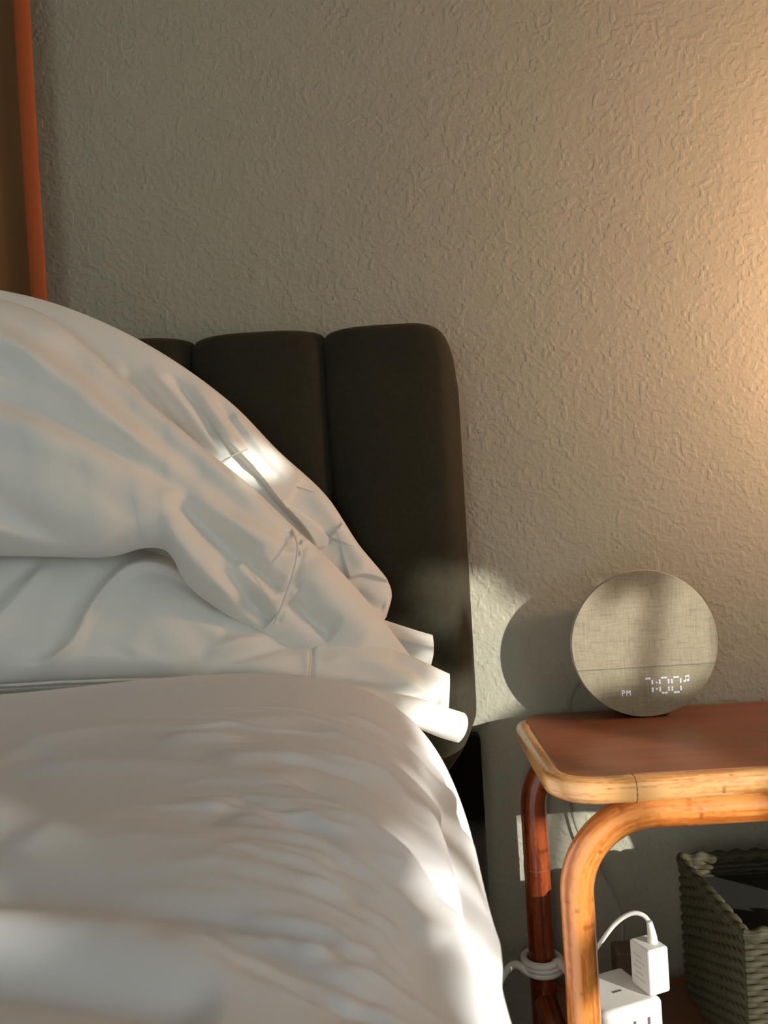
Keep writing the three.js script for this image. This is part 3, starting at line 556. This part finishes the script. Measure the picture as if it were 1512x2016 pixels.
// ------------------------------------------------------------------ power cube, charger, cables on the shelf
const cubeAt = V(0.1965, SHELF + 0.0006, 0.191), cubeTurn = 0.36, CUBE = [0.068, 0.080, 0.066];
const cube = thing('power_cube', 'white cube power outlet on the lower shelf behind the front leg', 'power strip', cubeAt);
{
  const place = (g) => { g.rotateY(cubeTurn); g.translate(cubeAt.x, cubeAt.y, cubeAt.z); return g; };
  part('body', place(new RoundedBoxGeometry(CUBE[0], CUBE[1], CUBE[2], 5, 0.006).translate(0, CUBE[1] / 2, 0)), M.whitePlastic, cube);
  for (const [x, y, w, h] of [[-0.016, 0.060, 0.0032, 0.012], [0, 0.060, 0.0032, 0.012], [0.016, 0.060, 0.0032, 0.012], [-0.016, 0.032, 0.0032, 0.012], [0, 0.032, 0.0032, 0.012], [0.016, 0.032, 0.0032, 0.012]]) part('slot', place(box(x - w / 2, x + w / 2, y - h / 2, y + h / 2, CUBE[2] / 2 - 0.001, CUBE[2] / 2 + 0.0004, 0.0004)), M.slot, cube);
  part('slot', place(box(-0.004, 0.006, CUBE[1] - 0.001, CUBE[1] + 0.0004, 0.004, 0.0065, 0.0004)), M.slot, cube);
  // its own cord: twice round the back leg, one end off towards the bed
  const c = V(0.153, 0.297, 0.036), pts = [V(0.196, 0.286, 0.148), V(0.190, 0.292, 0.115), V(0.178, 0.300, 0.078)];
  for (let i = 0; i <= 30; i++) { const a = 0.7 + i / 30 * Math.PI * 4.6, r = 0.0214 + 0.0006 * Math.sin(i); pts.push(V(c.x + Math.cos(a) * r, c.y + 0.006 - i / 30 * 0.012, c.z + Math.sin(a) * r)); }
  pts.push(V(0.120, 0.300, 0.044), V(0.104, 0.292, 0.054), V(0.090, 0.262, 0.058), V(0.082, 0.20, 0.06), V(0.084, 0.05, 0.06), V(0.088, 0.008, 0.07));
  part('cord', sweep(pts, 0.0044, { segs: 340, around: 12 }), M.whiteCable, cube, 'white cord wound round the back leg');
}
const chargerAt = V(0.2335, SHELF + CUBE[1] + 0.0009, 0.192);
const charger = thing('charger', 'small white phone charger plugged upright into the cube outlet', 'charger', chargerAt);
{
  const place = (g) => { g.rotateY(cubeTurn); g.translate(chargerAt.x - 0.0, chargerAt.y, chargerAt.z); return g; };
  part('body', place(new RoundedBoxGeometry(0.024, 0.044, 0.030, 4, 0.003).translate(0, 0.022, 0)), M.whitePlastic, charger);
  const t = []; for (let i = 0; i < 5; i++) t.push(place(box(-0.01225, -0.0119, 0.010 + i * 0.0055, 0.0118 + i * 0.0055, -0.009 + (i % 2) * 0.003, 0.008 - (i % 3) * 0.003, 0.0001)));
  part('label', t, std({ color: rgb(0.62, 0.6, 0.57), roughness: 0.6 }), charger, 'faint grey printed lines');
}
const cable = thing('charging_cable', 'white charging cable arching out of the top of the small charger', 'cable', V(0.22, 0.36, 0.19));
part('plug', sweep([V(chargerAt.x + 0.004, chargerAt.y + 0.0435, chargerAt.z), V(chargerAt.x + 0.004, chargerAt.y + 0.050, chargerAt.z), V(chargerAt.x + 0.003, chargerAt.y + 0.058, chargerAt.z), V(chargerAt.x + 0.002, chargerAt.y + 0.064, chargerAt.z)], (t) => lerp(0.0052, 0.0028, t), { segs: 20, around: 14 }), M.whiteCable, cable);
part('wire', sweep([V(chargerAt.x + 0.002, chargerAt.y + 0.062, chargerAt.z), at(1282, 1822, 0.845), at(1268, 1803, 0.85), at(1244, 1798, 0.855), at(1215, 1815, 0.86), at(1188, 1848, 0.865), at(1155, 1900, 0.892), at(1138, 1960, 0.92), V(0.187, SHELF + 0.008, 0.098), V(0.205, SHELF + 0.007, 0.074)], 0.0022, { segs: 120, around: 10 }), M.whiteCable, cable);

// ------------------------------------------------------------------ basket on the shelf
const bAt = V(0.421, SHELF, 0.151);
const basket = thing('basket', 'dark green woven basket on the lower shelf at the right edge', 'basket', bAt);
{
  const bw = 0.111, bd = 0.088, bh = 0.150;
  // upright stakes with the weave passing in front and behind, row over row
  const rows = 27, per = 2 * (2 * bw + 2 * bd), stakes = 60;
  const loop = (s) => { let q = ((s % 1) + 1) % 1 * per; if (q < 2 * bw) return [-bw + q, bd, 0, 1]; q -= 2 * bw; if (q < 2 * bd) return [bw, bd - q, 1, 0]; q -= 2 * bd; if (q < 2 * bw) return [bw - q, -bd, 0, -1]; q -= 2 * bw; return [-bw, -bd + q, -1, 0]; };
  for (let k = 0; k < rows; k++) {
    const pts = []; for (let i = 0; i < stakes * 2; i++) { const s = i / (stakes * 2), [x, z, ox, oz] = loop(s), w = 0.0016 * Math.sin(i * Math.PI / 2 + 0.8 + k * Math.PI), y = 0.005 + k * (bh - 0.01) / (rows - 1); pts.push(V(bAt.x + x + ox * w, bAt.y + y, bAt.z + z + oz * w)); }
    part('weaver', sweep(pts, 0.0031, { segs: 360, around: 6, closed: true }), M.seagrass, basket);
  }
  const rim = []; for (let i = 0; i < 60; i++) { const [x, z] = loop(i / 60); rim.push(V(bAt.x + x, bAt.y + bh, bAt.z + z)); }
  part('rim', sweep(rim, (t, a) => 0.0062 * (1 + 0.22 * Math.sin(a * 1 + t * 240)), { segs: 300, around: 10, closed: true }), M.seagrass, basket);
  part('dark_core', box(bAt.x - bw + 0.003, bAt.x + bw - 0.003, bAt.y + 0.001, bAt.y + bh - 0.02, bAt.z - bd + 0.003, bAt.z + bd - 0.003, 0.002), M.basketInside, basket);  // near-black block filling the inside of the basket
}

// ------------------------------------------------------------------ curtain at the left
const curtain = thing('curtain', 'burnt orange curtain with a bright hem hanging at the left edge', 'curtain', V(-0.6, 2.2, 0.04));
{
  const cx = -0.373, z0 = 0.035;
  const g = sheet(120, 30, (a, b) => { const x = lerp(-1.02, cx - 0.014, a), y = lerp(1.046, 2.26, b); return V(x, y, z0 + 0.018 * Math.sin((x - cx) * 62 + 0.9) * (0.7 + 0.3 * Math.sin(x * 17)) + 0.003 * Math.sin(y * 6 + x * 9)); });
  part('cloth', g, M.curtain, curtain);
  part('hem', sheet(14, 40, (a, b) => { const y = lerp(1.046, 2.26, b), t = a * Math.PI * 2; return V(cx - 0.0075 + 0.0095 * Math.cos(t), y, z0 + 0.010 + 0.0035 * Math.sin(t) + 0.003 * Math.sin(y * 6)); }, true), M.curtainHem, curtain, 'brighter orange stitched edge');
}
const rod = thing('curtain_rod', 'brass curtain rod above the burnt orange curtain', 'rod', V(-0.7, 2.27, 0.045));
part('pole', sweep([V(-1.15, 2.275, 0.045), V(-0.9, 2.275, 0.045), V(-0.5, 2.275, 0.045), V(-0.25, 2.275, 0.045)], 0.011, { segs: 20, around: 16 }), M.brass, rod);
for (const x of [-1.1, -0.3]) part('bracket', box(x - 0.008, x + 0.008, 2.262, 2.288, 0, 0.05, 0.003), M.brass, rod);

// ------------------------------------------------------------------ unseen floor lamp past the right edge, placed to warm the wall
const lampAt = V(0.88, 0, 0.295), LAMP_Y = 0.985;
const lamp = thing('unseen_floor_lamp', 'unseen brass floor lamp out of view beside the nightstand, placed to warm the wall', 'lamp', lampAt);
{
  const b = new THREE.LatheGeometry([[0.0001, 0], [0.12, 0], [0.125, 0.006], [0.12, 0.016], [0.04, 0.024], [0.012, 0.034], [0.008, 0.06], [0.008, 0.88], [0.020, 0.895], [0.020, 0.926], [0.0001, 0.926]].map(([x, y]) => new THREE.Vector2(x, y)), 48); b.translate(lampAt.x, 0, lampAt.z);
  part('stem', b, M.brass, lamp);
  const c = new THREE.LatheGeometry([[0.0001, 0.905], [0.06, 0.907], [0.100, 0.918], [0.118, 0.932], [0.116, 0.934], [0.098, 0.921], [0.06, 0.911], [0.0001, 0.909]].map(([x, y]) => new THREE.Vector2(x, y)), 64); c.translate(lampAt.x, 0, lampAt.z);
  part('saucer', c, M.brass, lamp);  // placed to keep lamplight off the tabletop
  // curved shield placed to keep lamplight off the bed and wash the wall
  const h = new THREE.LatheGeometry([[0.117, 0.930], [0.119, 0.930], [0.119, 1.085], [0.117, 1.085], [0.117, 0.930]].map(([x, y]) => new THREE.Vector2(x, y)), 64, -98 * Math.PI / 180, 196 * Math.PI / 180); h.translate(lampAt.x, 0, lampAt.z);
  part('shield', h, M.brass, lamp);
  const s = new THREE.SphereGeometry(0.06, 40, 28); s.translate(lampAt.x, LAMP_Y, lampAt.z);
  part('bulb', s, M.lampGlass, lamp);
  const l = new THREE.PointLight(LAMP_COLOR, LAMP_POWER, 0, 2); l.position.set(0, LAMP_Y, 0); l.castShadow = true; l.shadow.radius = 4; lamp.add(l);
}

// ------------------------------------------------------------------ unseen shrub outside the window, placed to dapple the sun
const tree = thing('unseen_shrub', 'unseen leafy shrub outside the right-hand window, placed to dapple the sun', 'shrub', V(2.6, 0, 2.6));
{
  const leaf = sheet(6, 4, (a, b) => { const w = Math.sin(Math.PI * Math.pow(a, 0.8)) * 0.020, q = (b - 0.5) * 2; return V(q * w, (a - 0.5) * 0.085, 0.006 * q * q - 0.010 * (a - 0.5) ** 2 * 4); });
  const gaps = [[1.745, 1.345, 0.050, 0.032], [1.50, 1.16, 0.045, 0.03], [1.385, 1.155, 0.035, 0.05], [1.34, 1.09, 0.035, 0.055], [1.22, 1.03, 0.07, 0.045], [2.42, 1.20, 0.16, 0.045]], mats = [];  // openings left for the sun patches on pillow, wall, clock and duvet
  const q = new THREE.Quaternion(), eu = new THREE.Euler(), m = new THREE.Matrix4();
  const add = (zw, yw, dx, size) => { const x = XR + dx, z = zw + dx * SUN.z / SUN.x, y = yw + dx * SUN.y / SUN.x; eu.set((rnd() - 0.5) * 1.6, 0.8 + (rnd() - 0.5) * 1.6, rnd() * 6.28); q.setFromEuler(eu); m.compose(V(x, y, z), q, V(size, size, size)); mats.push(m.clone()); };
  for (let i = 0; i < 7000; i++) {
    const zw = lerp(0.9, 3.0, rnd()), yw = lerp(zw < 1.33 ? 1.095 : zw > 1.58 ? 1.095 : 1.165, 2.15, Math.pow(rnd(), 1.05)), size = 0.8 + rnd() * 0.7;
    if (gaps.some(([a, b, c, d]) => ((zw - a) / (c + 0.022)) ** 2 + ((yw - b) / (d + 0.022)) ** 2 < 1)) continue;
    if (zw > 1.85 && yw < 1.23 && rnd() < 0.3) continue;
    add(zw, yw, 0.5 + rnd() * 0.8, size);
  }
  // loose sprays placed lower to shade the tabletop and break up the light
  for (const [zw, yw, n, r] of [[1.30, 0.912, 24, 0.045], [1.36, 0.895, 16, 0.035], [1.215, 0.885, 26, 0.045], [1.56, 0.80, 5, 0.03], [1.60, 0.70, 5, 0.03], [1.47, 1.06, 3, 0.03], [1.9, 1.06, 6, 0.06], [1.54, 0.99, 3, 0.02]]) for (let i = 0; i < n; i++) add(zw + (rnd() - 0.5) * 2 * r, yw + (rnd() - 0.5) * 2 * r, 0.5 + rnd() * 0.3, 0.7 + rnd() * 0.4);
  const im = shadow(new THREE.InstancedMesh(leaf, M.leaf, mats.length)); mats.forEach((t, i) => { t.elements[12] -= 2.6; t.elements[14] -= 2.6; im.setMatrixAt(i, t); }); im.name = 'foliage'; im.userData.kind = 'stuff'; tree.add(im);
  for (const [dx, dz, h] of [[0, 0, 1.5], [-0.15, -0.4, 1.4], [0.1, 0.5, 1.5]]) part('stem', sweep([V(2.6, 0, 2.6), V(2.6 + dx * 0.5, 0.5, 2.6 + dz * 0.5), V(2.6 + dx, 1.1, 2.6 + dz), V(2.6 + dx * 1.2, h, 2.6 + dz * 1.2)], (t) => 0.022 * (1 - t * 0.7), { segs: 24, around: 10 }), M.bark, tree);
}

// ------------------------------------------------------------------ draw
const renderer = new THREE.WebGLRenderer({ antialias: true });
renderer.shadowMap.enabled = true;
renderer.toneMapping = THREE.LinearToneMapping;
renderer.toneMappingExposure = EXPOSURE;
renderer.render(scene, camera);
